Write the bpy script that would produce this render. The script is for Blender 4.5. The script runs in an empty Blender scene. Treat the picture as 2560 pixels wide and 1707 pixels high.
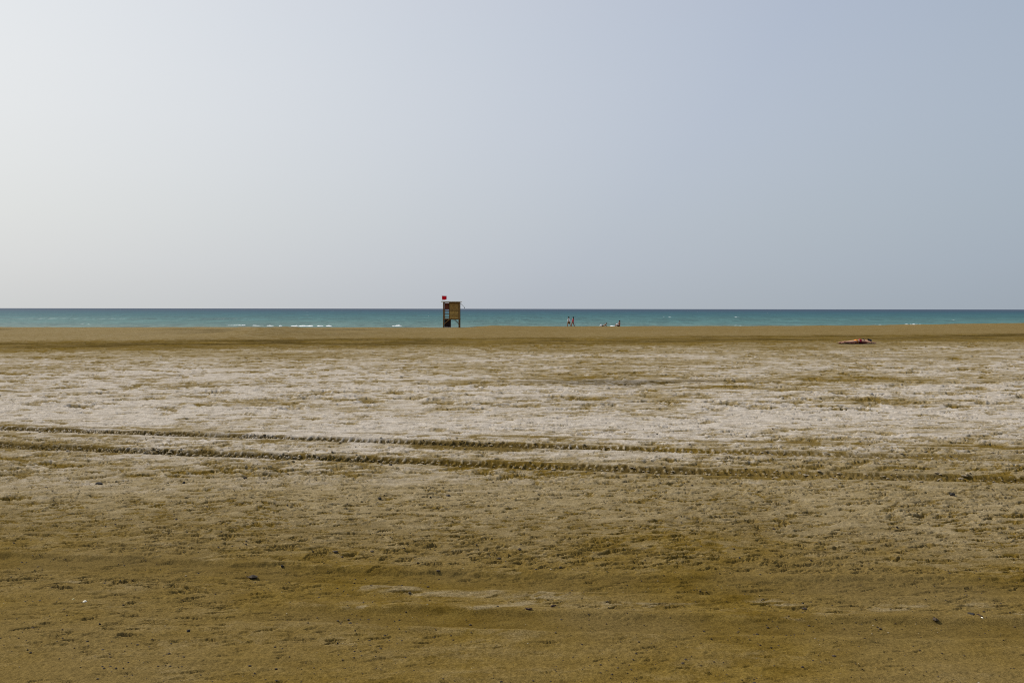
import bpy, bmesh, math, random
import numpy as np
from mathutils import Vector, Matrix

C = bpy.context.scene.collection
scene = bpy.context.scene
R = math.radians
random.seed(7)

# ------------------------------------------------------------------ camera
EYE = 1.9
cam_d = bpy.data.cameras.new('camera')
cam_d.sensor_width = 36.0
cam_d.lens = 29.95
cam_d.clip_start = 0.1
cam_d.clip_end = 90000.0
cam = bpy.data.objects.new('camera', cam_d)
C.objects.link(cam)
PITCH = math.atan(81.5 / 2130.0)
ROLL = 0.0014
cam.matrix_world = (Matrix.Translation((0, 0, EYE)) @ Matrix.Rotation(R(90) - PITCH, 4, 'X')
                    @ Matrix.Rotation(ROLL, 4, 'Z'))
scene.camera = cam

# ------------------------------------------------------------------ sky and sun
SUN_AZ = -56.0      # degrees from the view direction, negative = left
SUN_EL = 42.0
sx = math.sin(R(SUN_AZ)) * math.cos(R(SUN_EL))
sy = math.cos(R(SUN_AZ)) * math.cos(R(SUN_EL))
sz = math.sin(R(SUN_EL))
SUN = Vector((sx, sy, sz))

world = bpy.data.worlds.new('World')
scene.world = world
world.use_nodes = True
wn, wl = world.node_tree.nodes, world.node_tree.links
wn.clear()
w_out = wn.new('ShaderNodeOutputWorld')
w_bg = wn.new('ShaderNodeBackground')
w_bg.inputs['Strength'].default_value = 0.1
sky = wn.new('ShaderNodeTexSky')
sky.sky_type = 'NISHITA'
sky.sun_disc = False
sky.sun_elevation = R(SUN_EL)
sky.sun_rotation = R(SUN_AZ)
sky.altitude = 0
sky.air_density = 1.0
sky.dust_density = 4.0
sky.ozone_density = 3.0
# hazy veil of the calima: bright round the sun, blue-grey away from it
geo = wn.new('ShaderNodeTexCoord')
dot = wn.new('ShaderNodeVectorMath'); dot.operation = 'DOT_PRODUCT'
dot.inputs[1].default_value = SUN
nrm = wn.new('ShaderNodeVectorMath'); nrm.operation = 'NORMALIZE'
wl.new(geo.outputs['Generated'], nrm.inputs[0])
wl.new(nrm.outputs[0], dot.inputs[0])
ramp = wn.new('ShaderNodeValToRGB')
ramp.color_ramp.interpolation = 'LINEAR'
def set_ramp(r, stops):
    while len(r.color_ramp.elements) > 1:
        r.color_ramp.elements.remove(r.color_ramp.elements[0])
    for i, (p, c) in enumerate(stops):
        e = r.color_ramp.elements[0] if i == 0 else r.color_ramp.elements.new(p)
        e.position = p
        e.color = (*c, 1)
mr = wn.new('ShaderNodeMapRange')
mr.inputs['From Min'].default_value = -1; mr.inputs['From Max'].default_value = 1
wl.new(dot.outputs['Value'], mr.inputs['Value'])
wl.new(mr.outputs[0], ramp.inputs['Fac'])
VEIL = [(0.00, (0.29, 0.35, 0.45)), (0.35, (0.285, 0.345, 0.455)), (0.48, (0.325, 0.386, 0.502)),
        (0.55, (0.360, 0.423, 0.546)),
        (0.625, (0.402, 0.460, 0.580)), (0.70, (0.449, 0.501, 0.629)), (0.775, (0.532, 0.573, 0.681)),
        (0.825, (0.598, 0.631, 0.722)), (0.875, (0.675, 0.698, 0.770)), (0.925, (0.764, 0.776, 0.824)), (0.965, (0.95, 0.94, 0.93)), (1.00, (1.30, 1.25, 1.15))]
set_ramp(ramp, VEIL)
# thicker dust low down: greyer, a little darker towards the horizon
sep = wn.new('ShaderNodeSeparateXYZ')
wl.new(nrm.outputs[0], sep.inputs[0])
hr = wn.new('ShaderNodeValToRGB')
set_ramp(hr, [(0.0, (0.935, 0.910, 0.800)), (0.05, (0.962, 0.944, 0.846)), (0.10, (0.976, 0.964, 0.862)), (0.15, (0.978, 0.972, 0.885)),
              (0.20, (0.967, 0.967, 0.898)), (0.25, (0.942, 0.949, 0.896)), (0.30, (0.903, 0.919, 0.884)), (0.40, (0.84, 0.85, 0.85)), (1.0, (0.80, 0.82, 0.87))])
wl.new(sep.outputs['Z'], hr.inputs['Fac'])
mul = wn.new('ShaderNodeMix'); mul.data_type = 'RGBA'; mul.blend_type = 'MULTIPLY'
mul.inputs['Factor'].default_value = 1.0
wl.new(ramp.outputs[0], mul.inputs['A']); wl.new(hr.outputs[0], mul.inputs['B'])
gain = wn.new('ShaderNodeMix'); gain.data_type = 'RGBA'; gain.blend_type = 'MULTIPLY'
gain.clamp_result = False
gain.inputs['Factor'].default_value = 1.0
gain.inputs['B'].default_value = (11.3, 11.3, 11.3, 1)
wl.new(mul.outputs['Result'], gain.inputs['A'])
mx = wn.new('ShaderNodeMix'); mx.data_type = 'RGBA'
mx.inputs['Factor'].default_value = 0.93
wl.new(sky.outputs[0], mx.inputs['A']); wl.new(gain.outputs['Result'], mx.inputs['B'])
wl.new(mx.outputs['Result'], w_bg.inputs['Color'])
wl.new(w_bg.outputs[0], w_out.inputs[0])

sun_d = bpy.data.lights.new('sun', 'SUN')
sun_d.energy = 4.2
sun_d.angle = R(0.6)
sun_d.color = (1.0, 0.95, 0.86)
sun_o = bpy.data.objects.new('sun', sun_d)
C.objects.link(sun_o)
sun_o.rotation_euler = SUN.to_track_quat('Z', 'Y').to_euler()

scene.view_settings.view_transform = 'Standard'
scene.view_settings.look = 'None'
scene.view_settings.exposure = 0.0
scene.view_settings.gamma = 1.0
scene.view_settings.use_curve_mapping = False
scene.cycles.max_bounces = 5
scene.cycles.use_denoising = False
scene.cycles.pixel_filter_type = 'BLACKMAN_HARRIS'
scene.cycles.filter_width = 1.05

# ------------------------------------------------------------------ helpers
def obj(name, me, mat=None, parent=None):
    if isinstance(me, bmesh.types.BMesh):
        m = bpy.data.meshes.new(name)
        me.to_mesh(m); me.free()
        me = m
    if mat is not None and not me.materials:
        me.materials.append(mat)
    o = bpy.data.objects.new(name, me)
    C.objects.link(o)
    if parent is not None:
        o.parent = parent
    return o

def tag(o, label=None, cat=None, group=None, kind=None):
    if label: o['label'] = label
    if cat: o['category'] = cat
    if group: o['group'] = group
    if kind: o['kind'] = kind
    return o

def thing(name, label, cat, loc=(0, 0, 0), rz=0.0, group=None):
    o = bpy.data.objects.new(name, None)
    o.empty_display_size = 0.3
    C.objects.link(o)
    o.location = loc
    o.rotation_euler = (0, 0, rz)
    return tag(o, label, cat, group)

def smooth(o):
    for p in o.data.polygons: p.use_smooth = True
    return o

def sstep(a, b, x):
    t = np.clip((x - a) / (b - a), 0, 1)
    return t * t * (3 - 2 * t)

_rng = np.random.default_rng(11)
_perm = _rng.permutation(4096).astype(np.int32)
_ang = _rng.random(4096) * 2 * np.pi
_gx, _gy = np.cos(_ang).astype(np.float32), np.sin(_ang).astype(np.float32)

def noise(x, y, seed=0):
    x = np.asarray(x, np.float32) + np.float32(seed * 17.37)
    y = np.asarray(y, np.float32) + np.float32(seed * 5.91)
    fx, fy = np.floor(x), np.floor(y)
    xi, yi = fx.astype(np.int32), fy.astype(np.int32)
    xf, yf = x - fx, y - fy
    u = xf * xf * xf * (xf * (xf * 6 - 15) + 10)
    v = yf * yf * yf * (yf * (yf * 6 - 15) + 10)
    a0 = _perm[xi & 4095]; a1 = _perm[(xi + 1) & 4095]
    def g(a, yy, dx, dy):
        h = _perm[(a + yy) & 4095]
        return _gx[h] * dx + _gy[h] * dy
    n00 = g(a0, yi, xf, yf); n10 = g(a1, yi, xf - 1, yf)
    n01 = g(a0, yi + 1, xf, yf - 1); n11 = g(a1, yi + 1, xf - 1, yf - 1)
    r0 = n00 + u * (n10 - n00); r1 = n01 + u * (n11 - n01)
    return (r0 + v * (r1 - r0)) * 1.5

def fbm(x, y, octs=4, seed=0, gain=0.5):
    s = 0; a = 1.0; f = 1.0; t = 0
    for i in range(octs):
        s = s + a * noise(x * f, y * f, seed + i * 3)
        t += a; a *= gain; f *= 2.03
    return s / t

def grid_mesh(name, X, Y, Z, attrs=None):
    nr, nc = X.shape
    co = np.empty((nr * nc, 3), np.float32)
    co[:, 0] = X.ravel(); co[:, 1] = Y.ravel(); co[:, 2] = Z.ravel()
    idx = np.arange(nr * nc, dtype=np.int32).reshape(nr, nc)
    q = np.stack([idx[:-1, :-1], idx[:-1, 1:], idx[1:, 1:], idx[1:, :-1]], -1).reshape(-1, 4)
    me = bpy.data.meshes.new(name)
    me.vertices.add(nr * nc); me.vertices.foreach_set('co', co.ravel())
    me.loops.add(q.size); me.loops.foreach_set('vertex_index', q.ravel())
    me.polygons.add(len(q))
    me.polygons.foreach_set('loop_start', np.arange(0, q.size, 4, dtype=np.int32))
    me.polygons.foreach_set('use_smooth', np.ones(len(q), bool))
    me.update(calc_edges=True)
    for k, v in (attrs or {}).items():
        a = me.attributes.new(k, 'FLOAT', 'POINT')
        a.data.foreach_set('value', np.ascontiguousarray(v.ravel(), np.float32))
    return me

# ------------------------------------------------------------------ node helper
class NT:
    def __init__(self, name):
        self.m = bpy.data.materials.new(name)
        self.m.use_nodes = True
        self.n = self.m.node_tree.nodes; self.l = self.m.node_tree.links
        self.n.clear()
        self.out = self.n.new('ShaderNodeOutputMaterial')
    def new(self, t, **kw):
        nd = self.n.new('ShaderNode' + t)
        for k, v in kw.items(): setattr(nd, k, v)
        return nd
    def val(self, sock, v):
        if hasattr(v, 'is_linked') or isinstance(v, bpy.types.NodeSocket): self.l.new(v, sock)
        else: sock.default_value = v
    def attr(self, name):
        return self.new('Attribute', attribute_name=name).outputs['Fac']
    def pos(self):
        return self.new('NewGeometry').outputs['Position']
    def mapped(self, vec, scale, rot=(0, 0, 0)):
        m = self.new('Mapping'); self.l.new(vec, m.inputs['Vector'])
        m.inputs['Scale'].default_value = scale; m.inputs['Rotation'].default_value = rot
        return m.outputs[0]
    def noise(self, vec, scale, detail=4, rough=0.55):
        t = self.new('TexNoise'); self.l.new(vec, t.inputs['Vector'])
        t.inputs['Scale'].default_value = scale; t.inputs['Detail'].default_value = detail
        t.inputs['Roughness'].default_value = rough
        return t.outputs['Fac']
    def mixc(self, f, a, b, mode='MIX'):
        m = self.new('Mix', data_type='RGBA', blend_type=mode)
        self.val(m.inputs['Factor'], f)
        self.val(m.inputs['A'], a if not isinstance(a, tuple) else (*a, 1) if len(a) == 3 else a)
        self.val(m.inputs['B'], b if not isinstance(b, tuple) else (*b, 1) if len(b) == 3 else b)
        return m.outputs['Result']
    def math(self, op, a, b=0.0, c=None, clamp=False):
        m = self.new('Math', operation=op, use_clamp=clamp)
        self.val(m.inputs[0], a); self.val(m.inputs[1], b)
        if c is not None: self.val(m.inputs[2], c)
        return m.outputs[0]
    def ramp(self, f, a, b, lo=0.0, hi=1.0):
        m = self.new('MapRange', interpolation_type='SMOOTHSTEP')
        self.l.new(f, m.inputs['Value'])
        for k, v in (('From Min', a), ('From Max', b), ('To Min', lo), ('To Max', hi)):
            m.inputs[k].default_value = v
        return m.outputs[0]

def simple_mat(name, col, rough=0.8, var=0.25, scale=8.0, bump=0.0, stretch=(1, 1, 1), spec=0.3):
    t = NT(name)
    tc = t.new('TexCoord').outputs['Object']
    n = t.noise(t.mapped(tc, stretch), scale)
    dark = tuple(c * (1 - var) for c in col); light = tuple(min(1, c * (1 + var)) for c in col)
    c = t.mixc(t.ramp(n, 0.3, 0.7), dark, light)
    b = t.new('BsdfPrincipled')
    t.l.new(c, b.inputs['Base Color'])
    b.inputs['Roughness'].default_value = rough
    b.inputs['Specular IOR Level'].default_value = spec
    if bump:
        bp = t.new('Bump'); bp.inputs['Strength'].default_value = bump; bp.inputs['Distance'].default_value = 0.02
        t.l.new(n, bp.inputs['Height']); t.l.new(bp.outputs[0], b.inputs['Normal'])
    t.l.new(b.outputs[0], t.out.inputs[0])
    return t.m

# ------------------------------------------------------------------ materials
def make_sand():
    t = NT('sand')
    p = t.pos()
    crust, damp_shade, berm = t.attr('crust'), t.attr('damp_shade'), t.attr('berm')
    n_big = t.noise(p, 0.55, 5)
    n_mid = t.noise(t.mapped(p, (1, 1.6, 1), (0, 0, R(-6))), 4.0, 5, 0.6)
    n_fine = t.noise(p, 100.0, 3, 0.7)
    n_grain = t.noise(p, 230.0, 2, 0.6)
    brown = t.mixc(t.ramp(n_mid, 0.32, 0.68), (0.130, 0.082, 0.013), (0.186, 0.124, 0.028))
    brown = t.mixc(t.ramp(n_big, 0.35, 0.65), brown, (0.182, 0.127, 0.044))
    drysand = t.mixc(t.ramp(n_big, 0.3, 0.7), (0.180, 0.122, 0.041), (0.208, 0.150, 0.061))
    base = t.mixc(berm, brown, drysand)
    under = t.mixc(t.ramp(n_mid, 0.3, 0.7), (0.078, 0.052, 0.015), (0.118, 0.082, 0.030))
    base = t.mixc(t.math('MULTIPLY', t.ramp(crust, 0.12, 0.45), t.math('SUBTRACT', 1.0, berm)), base, under)
    n_mott = t.noise(p, 42.0, 3, 0.65)
    grain = t.math('ADD', t.math('MULTIPLY', n_fine, 0.9), t.math('MULTIPLY', n_grain, 0.9))
    grain = t.math('ADD', grain, t.math('MULTIPLY', t.math('SUBTRACT', n_mott, 0.5), 0.7))
    gv = t.ramp(grain, 0.5, 1.3, 0.40, 1.16)
    gcol = t.new('CombineColor')
    for k in range(3): t.l.new(gv, gcol.inputs[k])
    salt = t.mixc(t.ramp(n_mid, 0.3, 0.7), (0.365, 0.315, 0.248), (0.560, 0.497, 0.418))
    n_str = t.noise(t.mapped(p, (1, 1.9, 1), (0, 0, R(-8))), 2.2, 8, 0.72)
    spx = t.new('SeparateXYZ'); t.l.new(p, spx.inputs[0])
    amp = t.ramp(spx.outputs['Y'], 9.0, 16.0, 0.85, 2.1)
    dn = t.math('SUBTRACT', n_str, 0.5)
    cf = t.math('ADD', crust, t.math('MULTIPLY', dn, amp))
    damp_shade = t.math('MULTIPLY', damp_shade, t.math('SUBTRACT', 1.0, t.math('MULTIPLY', dn, 2.2)), None, True)
    cf = t.math('ADD', cf, t.math('MULTIPLY', t.math('SUBTRACT', n_fine, 0.5), 0.3))
    dry = t.mixc(t.ramp(n_mid, 0.3, 0.7), (0.225, 0.168, 0.078), (0.305, 0.238, 0.130))
    col = t.mixc(t.ramp(cf, 0.0, 0.48), base, dry)
    col = t.mixc(t.ramp(cf, 0.45, 1.15), col, salt)
    col = t.mixc(t.math('MULTIPLY', damp_shade, 0.82), col, (0.052, 0.035, 0.010))  # one dark tone for damp sand and for painted shade in tracks and mounds
    gg = t.mixc(1.0, col, gcol.outputs[0], 'MULTIPLY')
    b = t.new('BsdfPrincipled')
    t.l.new(gg, b.inputs['Base Color'])
    b.inputs['Roughness'].default_value = 0.95
    b.inputs['Specular IOR Level'].default_value = 0.0
    bp = t.new('Bump'); bp.inputs['Strength'].default_value = 0.55; bp.inputs['Distance'].default_value = 0.012
    hh = t.math('ADD', t.math('MULTIPLY', n_fine, 0.6), t.math('MULTIPLY', n_mid, 1.2))
    t.l.new(hh, bp.inputs['Height']); t.l.new(bp.outputs[0], b.inputs['Normal'])
    t.l.new(b.outputs[0], t.out.inputs[0])
    return t.m

def make_sea():
    t = NT('sea_water')
    p = t.pos()
    sp = t.new('SeparateXYZ'); t.l.new(p, sp.inputs[0])
    depth = t.math('LOGARITHM', sp.outputs['Y'], 10.0)
    cr = t.new('ValToRGB')
    set_ramp(cr, [(0.0, (0.092, 0.140, 0.122)), (0.12, (0.054, 0.122, 0.116)), (0.30, (0.026, 0.086, 0.096)),
                  (0.48, (0.018, 0.066, 0.088)), (0.66, (0.021, 0.052, 0.080)), (1.0, (0.040, 0.056, 0.086))])
    mrn = t.new('MapRange'); t.l.new(depth, mrn.inputs['Value'])
    mrn.inputs['From Min'].default_value = 2.22; mrn.inputs['From Max'].default_value = 3.7
    warp = t.noise(t.mapped(p, (0.004, 0.012, 0)), 1.0, 4)
    fac = t.math('ADD', mrn.outputs[0], t.math('MULTIPLY', t.math('SUBTRACT', warp, 0.5), 0.22))
    t.l.new(fac, cr.inputs['Fac'])
    n1 = t.noise(t.mapped(p, (0.09, 0.02, 0), (0, 0, R(8))), 1.0, 6, 0.65)
    n2 = t.noise(t.mapped(p, (0.4, 0.05, 0), (0, 0, R(-5))), 1.0, 4, 0.6)
    v = t.ramp(t.math('ADD', n1, t.math('MULTIPLY', n2, 0.8)), 0.6, 1.2, 0.74, 1.28)
    gc = t.new('CombineColor')
    for k in range(3): t.l.new(v, gc.inputs[k])
    col = t.mixc(1.0, cr.outputs[0], gc.outputs[0], 'MULTIPLY')
    caps = t.noise(t.mapped(p, (0.16, 0.016, 0)), 1.0, 3, 0.65)
    reg = t.noise(t.mapped(p, (0.006, 0.003, 0)), 1.0, 2)
    cm = t.ramp(t.math('ADD', caps, t.math('MULTIPLY', reg, 0.22)), 0.82, 0.87)
    foam = t.attr('foam')
    fm = t.math('MAXIMUM', t.math('MULTIPLY', cm, 0.8), foam)
    col = t.mixc(fm, col, (0.72, 0.75, 0.74))
    d = t.new('BsdfDiffuse'); t.l.new(col, d.inputs[0])
    g = t.new('BsdfGlossy'); g.inputs['Roughness'].default_value = 0.45
    g.inputs['Color'].default_value = (0.9, 0.95, 1.0, 1)
    bp = t.new('Bump'); bp.inputs['Strength'].default_value = 0.7; bp.inputs['Distance'].default_value = 0.4
    t.l.new(t.math('ADD', n1, n2), bp.inputs['Height'])
    t.l.new(bp.outputs[0], g.inputs['Normal']); t.l.new(bp.outputs[0], d.inputs['Normal'])
    mxs = t.new('MixShader'); mxs.inputs[0].default_value = 0.065
    t.l.new(d.outputs[0], mxs.inputs[1]); t.l.new(g.outputs[0], mxs.inputs[2])
    t.l.new(mxs.outputs[0], t.out.inputs[0])
    return t.m

M_sand = make_sand()
M_sea = make_sea()
M = {}
def mat(key, *a, **k):
    M[key] = simple_mat(key, *a, **k)
mat('foam', (0.80, 0.82, 0.81), 0.9, 0.06, 3.0)
mat('wood', (0.36, 0.215, 0.060), 0.8, 0.35, 3.0, 0.2, (1, 1, 6))
mat('wood_horizontal', (0.42, 0.265, 0.07), 0.8, 0.35, 3.0, 0.2, (6, 1, 1))
mat('wood_post', (0.17, 0.095, 0.028), 0.8, 0.35, 3.0, 0.2, (1, 1, 6))
mat('wood_red', (0.17, 0.045, 0.024), 0.8, 0.3, 3.0, 0.1)
mat('wood_dark', (0.018, 0.007, 0.006), 0.8, 0.3, 3.0, 0.1)
mat('roof_pale', (0.62, 0.56, 0.44), 0.7, 0.12, 2.0)
mat('concrete', (0.62, 0.55, 0.42), 0.9, 0.15, 6.0)
mat('metal', (0.42, 0.38, 0.30), 0.5, 0.1, 4.0)
mat('rubber', (0.02, 0.02, 0.02), 0.6, 0.1, 4.0)
mat('flag_red', (0.50, 0.012, 0.035), 0.8, 0.12, 3.0)
mat('basalt', (0.020, 0.016, 0.012), 0.85, 0.4, 30.0, 0.4)
mat('pebble_dark', (0.045, 0.031, 0.018), 0.85, 0.5, 40.0)
mat('pebble_pale', (0.38, 0.31, 0.19), 0.85, 0.3, 40.0)
mat('clod', (0.27, 0.215, 0.135), 0.95, 0.35, 25.0, 0.3)
mat('driftwood', (0.030, 0.012, 0.012), 0.85, 0.4, 20.0, 0.3)
mat('shell', (0.72, 0.66, 0.52), 0.5, 0.15, 30.0)
mat('straw', (0.50, 0.42, 0.18), 0.7, 0.15, 30.0)
mat('skin', (0.53, 0.29, 0.18), 0.55, 0.08, 6.0)
mat('skin_tan', (0.30, 0.150, 0.085), 0.55, 0.08, 6.0)
mat('skin_red', (0.36, 0.155, 0.105), 0.55, 0.08, 6.0)
mat('hair_dark', (0.012, 0.008, 0.007), 0.6, 0.2, 20.0)
mat('hair_brown', (0.07, 0.035, 0.012), 0.6, 0.2, 20.0)
mat('hair_blond', (0.22, 0.13, 0.035), 0.6, 0.2, 20.0)
mat('eye', (0.03, 0.02, 0.015), 0.2, 0.0, 4.0)
mat('white_cloth', (0.87, 0.88, 0.88), 0.9, 0.05, 6.0)
mat('pink_cloth', (0.62, 0.05, 0.13), 0.9, 0.15, 5.0)
mat('brown_cloth', (0.17, 0.085, 0.022), 0.9, 0.15, 6.0)
mat('black_cloth', (0.008, 0.006, 0.010), 0.9, 0.2, 6.0)
mat('orange_cloth', (0.62, 0.20, 0.015), 0.9, 0.15, 6.0)
mat('wine_cloth', (0.30, 0.010, 0.026), 0.9, 0.25, 6.0)
mat('maroon_towel', (0.090, 0.008, 0.012), 0.95, 0.25, 8.0)

# ------------------------------------------------------------------ terrain profile
_cx = np.array([-2000, -81, -45.6, -17.7, -7.5, -3.5, 8.9, 20, 26.6, 52, 61.5, 81, 110, 2000.])
_cz = np.array([-1.14, -1.14, -1.08, -1.10, -1.07, -0.80, -0.89, -0.84, -0.80, -0.70, -0.57, -0.23, 0.0, 0.0])
_ex = np.array([-400, -28.2, -20.5, -15.3, -10.5, .5, 11.6, 23.6, 39.9, 80, 400.])
_ey = np.array([44, 47, 49.7, 50.9, 53.3, 54.7, 58.6, 61.3, 66.3, 72, 72.])
def crest_y(x): return 136.0 + 2.0 * noise(x * 0.03, x * 0, 40)
def edge_y(x):
    return np.interp(x, _ex, _ey) + 0.9 * fbm(x * 0.22, x * 0 + 3.3, 3, 41)
WATER = -1.9

def base_z(x, y):
    """ground without its small relief: salt flat, sand rising and falling to the crest, beach face"""
    ye = edge_y(x); yc = crest_y(x)
    zc = np.interp(x, _cx, _cz)
    t = np.clip((y - ye) / (yc - ye), 0, 1)
    slope = zc * (0.75 * t + 0.25 * t * t)
    lip = 0.10 * np.exp(-((y - ye - 2.0) / 2.4) ** 2) * sstep(ye - 2, ye + 1.5, y)
    face = np.where(y > yc, -(y - yc) * 0.034 * (1 + 0.012 * (y - yc)) - np.maximum(0, zc + 0.9) * sstep(0, 25, y - yc), 0)
    face = np.maximum(face, -6.0 - zc)
    flat = -0.03 * sstep(ye - 9, ye - 2, y) * (1 - sstep(ye - 2, ye, y))
    # raked swales running obliquely over the dry sand
    m = sstep(ye + 1, ye + 6, y) * (1 - sstep(yc - 12, yc - 2, y))
    sw = 0.05 * fbm(x * 0.10 + y * 0.05, y * 0.03 - x * 0.01, 3, 44) * m + (0.07 * fbm(x * 0.22, y * 0.08, 3, 45) + 0.03 * fbm(x * 1.1, y * 0.5, 2, 46)) * sstep(ye + 3, ye + 12, y)
    def ridge(x0, y0, x1, y1, w, h):
        h = h * 2.3
        dx, dy = x1 - x0, y1 - y0; L = math.hypot(dx, dy)
        s = ((x - x0) * dx + (y - y0) * dy) / L; d = ((y - y0) * dx - (x - x0) * dy) / L
        return h * np.exp(-(d / w) ** 2) * sstep(-6, 4, s) * (1 - sstep(L - 4, L + 8, s)) * (0.8 + 0.5 * noise(s * .3, d * .2, 47))
    rd = ridge(-16.2, 52, -22, 92, 2.6, 0.16) + ridge(-13.5, 54, -12, 76, 2.2, 0.10) + ridge(-20, 66, -27, 112, 3.0, 0.18) \
        + ridge(-30, 80, -43, 118, 3.6, 0.12)
    return slope + lip + face + flat + sw + rd * m * (1 - sstep(yc - 62, yc - 34, y))

# tyre tracks: polylines in ground metres
TR_NEAR = np.array([(-14.5, 13.0), (-10.0, 12.32), (-7.05, 11.73), (-4.6, 11.2), (-2.1, 10.72), (0.0, 10.28), (2.05, 9.92), (3.9, 9.63), (5.7, 9.44), (9.0, 9.1)])
TR_FAR = np.array([(-15.5, 14.8), (-11.2, 14.0), (-8.05, 13.4), (-5.2, 12.85), (-2.42, 12.28), (0.0, 11.83), (2.34, 11.36), (4.6, 11.02), (6.45, 10.78), (10.0, 10.5)])
TR_OLD1 = np.array([(-15, 15.4), (-8.4, 13.75), (-5.5, 13.35), (-2.5, 12.98), (0, 12.62), (2.5, 12.2), (5, 11.9), (7, 11.65), (10, 11.4)])
TR_OLD2 = np.array([(-15, 13.95), (-7.7, 12.85), (-5.6, 12.5), (-3.9, 12.25), (-2.0, 12.0)])
TR_OLD5 = np.array([(-17, 22.6), (-13.8, 22.9), (-11.3, 23.4), (-10, 24.1), (-8.1, 25.4), (-5.3, 26.7), (-2.4, 27.9), (1, 28.8)])
TR_OLD6 = np.array([(-15, 19.1), (-11.6, 19.4), (-10, 19.7), (-8.4, 20.5), (-6.6, 21.2), (-4.4, 22.0), (-.3, 23.0), (3, 23.4)])
TR_OLD3 = np.array([(-6, 6.55), (-3.85, 6.35), (-2.3, 6.18), (-1.6, 6.05), (-.2, 5.9), (1.1, 5.80), (2.3, 5.78), (3.45, 5.80), (6, 5.85)])
TR_OLD4 = np.array([(-2, 5.30), (0.2, 5.13), (1.0, 5.06), (1.9, 5.02), (3.1, 5.0), (5, 5.0)])

def track_coords(poly, x, y):
    """along-track s and signed offset d (positive = away from the camera) near a polyline running along x"""
    xs, ys = poly[:, 0], poly[:, 1]
    seg = np.hypot(np.diff(xs), np.diff(ys)); cs = np.concatenate([[0], np.cumsum(seg)])
    xx = np.linspace(xs[0], xs[-1], 600)
    # smooth the polyline a little
    yy = np.interp(xx, xs, ys)
    k = np.ones(41) / 41
    yy = np.convolve(np.pad(yy, 20, 'edge'), k, 'valid')
    yl = np.interp(x, xx, yy)
    g = np.interp(x, xx, np.gradient(yy, xx))
    d = (y - yl) / np.sqrt(1 + g * g)
    s = np.interp(x, xs, cs) + g * d
    inside = sstep(xs[0], xs[0] + 1.0, x) * (1 - sstep(xs[-1] - 1.0, xs[-1], x))
    return s, d, inside

# ------------------------------------------------------------------ beach heightfield
def rows():
    ys = [-400, -120, -40, -15, -6, -2, 0.5, 2.0, 2.8]
    y = 3.4
    while y < 70:
        ys.append(y)
        y += max(0.0085, min(0.55, 0.48 * y * y / 1619.0))
    while y < 200:
        ys.append(y); y += 0.9
    while y < 420:
        ys.append(y); y += 15
    return np.array(ys)
YS = rows()
ui = np.concatenate([np.linspace(-.62, .62, 1330)])
uo = np.concatenate([np.linspace(.62, .95, 60)[1:], np.geomspace(.95, 12, 26)[1:]])
US = np.concatenate([-uo[::-1], ui, uo])
FACT = np.maximum(YS, 2.5) + 1.5
X = (US[None, :] * FACT[:, None]).astype(np.float32)
Y = np.repeat(YS[:, None], len(US), 1).astype(np.float32)
Z = base_z(X, Y).astype(np.float32)
nr_f = int(np.searchsorted(YS, 72)); nr_0 = int(np.searchsorted(YS, 3.0))
sl = (slice(nr_0, nr_f), slice(0, len(US)))
x, y = X[sl], Y[sl]

ye = edge_y(x)
onflat = 1 - sstep(ye - 0.6, ye + 0.8, y)
# gentle undulation, finer lumps
und = fbm(x * 0.35, y * 0.45, 3, 1)
h = 0.030 * und * onflat
rx, ry = x * 0.97 + y * 0.24, y * 0.97 - x * 0.24       # wind direction: lips rise to the right
rx2, ry2 = x * 0.99 + y * 0.12, y * 0.99 - x * 0.12
# crust plates: terraces with sharp lips
n1 = fbm(rx * 0.75, ry * 1.15, 4, 5, 0.55)
t1 = n1 * 3.6
saw = t1 - np.floor(t1)
saw = np.where(saw < 0.93, saw / 0.93, (1 - saw) / 0.07)
amp_mask = sstep(-0.05, 0.45, fbm(rx * 0.9, ry * 1.5, 3, 9))
yr = y + 0.9 * fbm(x * 0.8, y * 1.2, 3, 11)
roughband = sstep(5.2, 7.6, yr) * onflat
h += 0.010 * saw * amp_mask * roughband
n2 = fbm(rx2 * 1.9, ry2 * 4.6, 4, 13, 0.6)
t2 = n2 * 3.0
saw2 = t2 - np.floor(t2)
saw2 = np.where(saw2 < 0.90, saw2 / 0.90, (1 - saw2) / 0.10)
h += (0.0135 + 0.006 * sstep(7.5, 10, y)) * saw2 * sstep(-0.15, 0.25, fbm(rx * 1.7, ry * 3.4, 3, 17)) * roughband * sstep(30, 18, y)
h += 0.014 * fbm(rx2 * 0.45, ry2 * 4.2, 4, 23, 0.6) * onflat * sstep(12, 7, y)
h += 0.0025 * fbm(x * 30, y * 26, 2, 22, 0.6) * onflat * sstep(11, 6, y)
h += 0.005 * fbm(x * 11, y * 9, 3, 21, 0.6) * onflat * sstep(26, 10, y)
# coarser trampled relief further off
n3 = fbm(rx2 * 0.42, ry2 * 0.55, 4, 25, 0.6)
t3 = n3 * 3.0
saw3 = t3 - np.floor(t3); saw3 = np.where(saw3 < 0.8, saw3 / 0.8, (1 - saw3) / 0.2)
h += 0.032 * saw3 * sstep(0, 0.4, fbm(x * 0.3, y * 0.4, 3, 29)) * sstep(14, 26, y) * onflat

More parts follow.
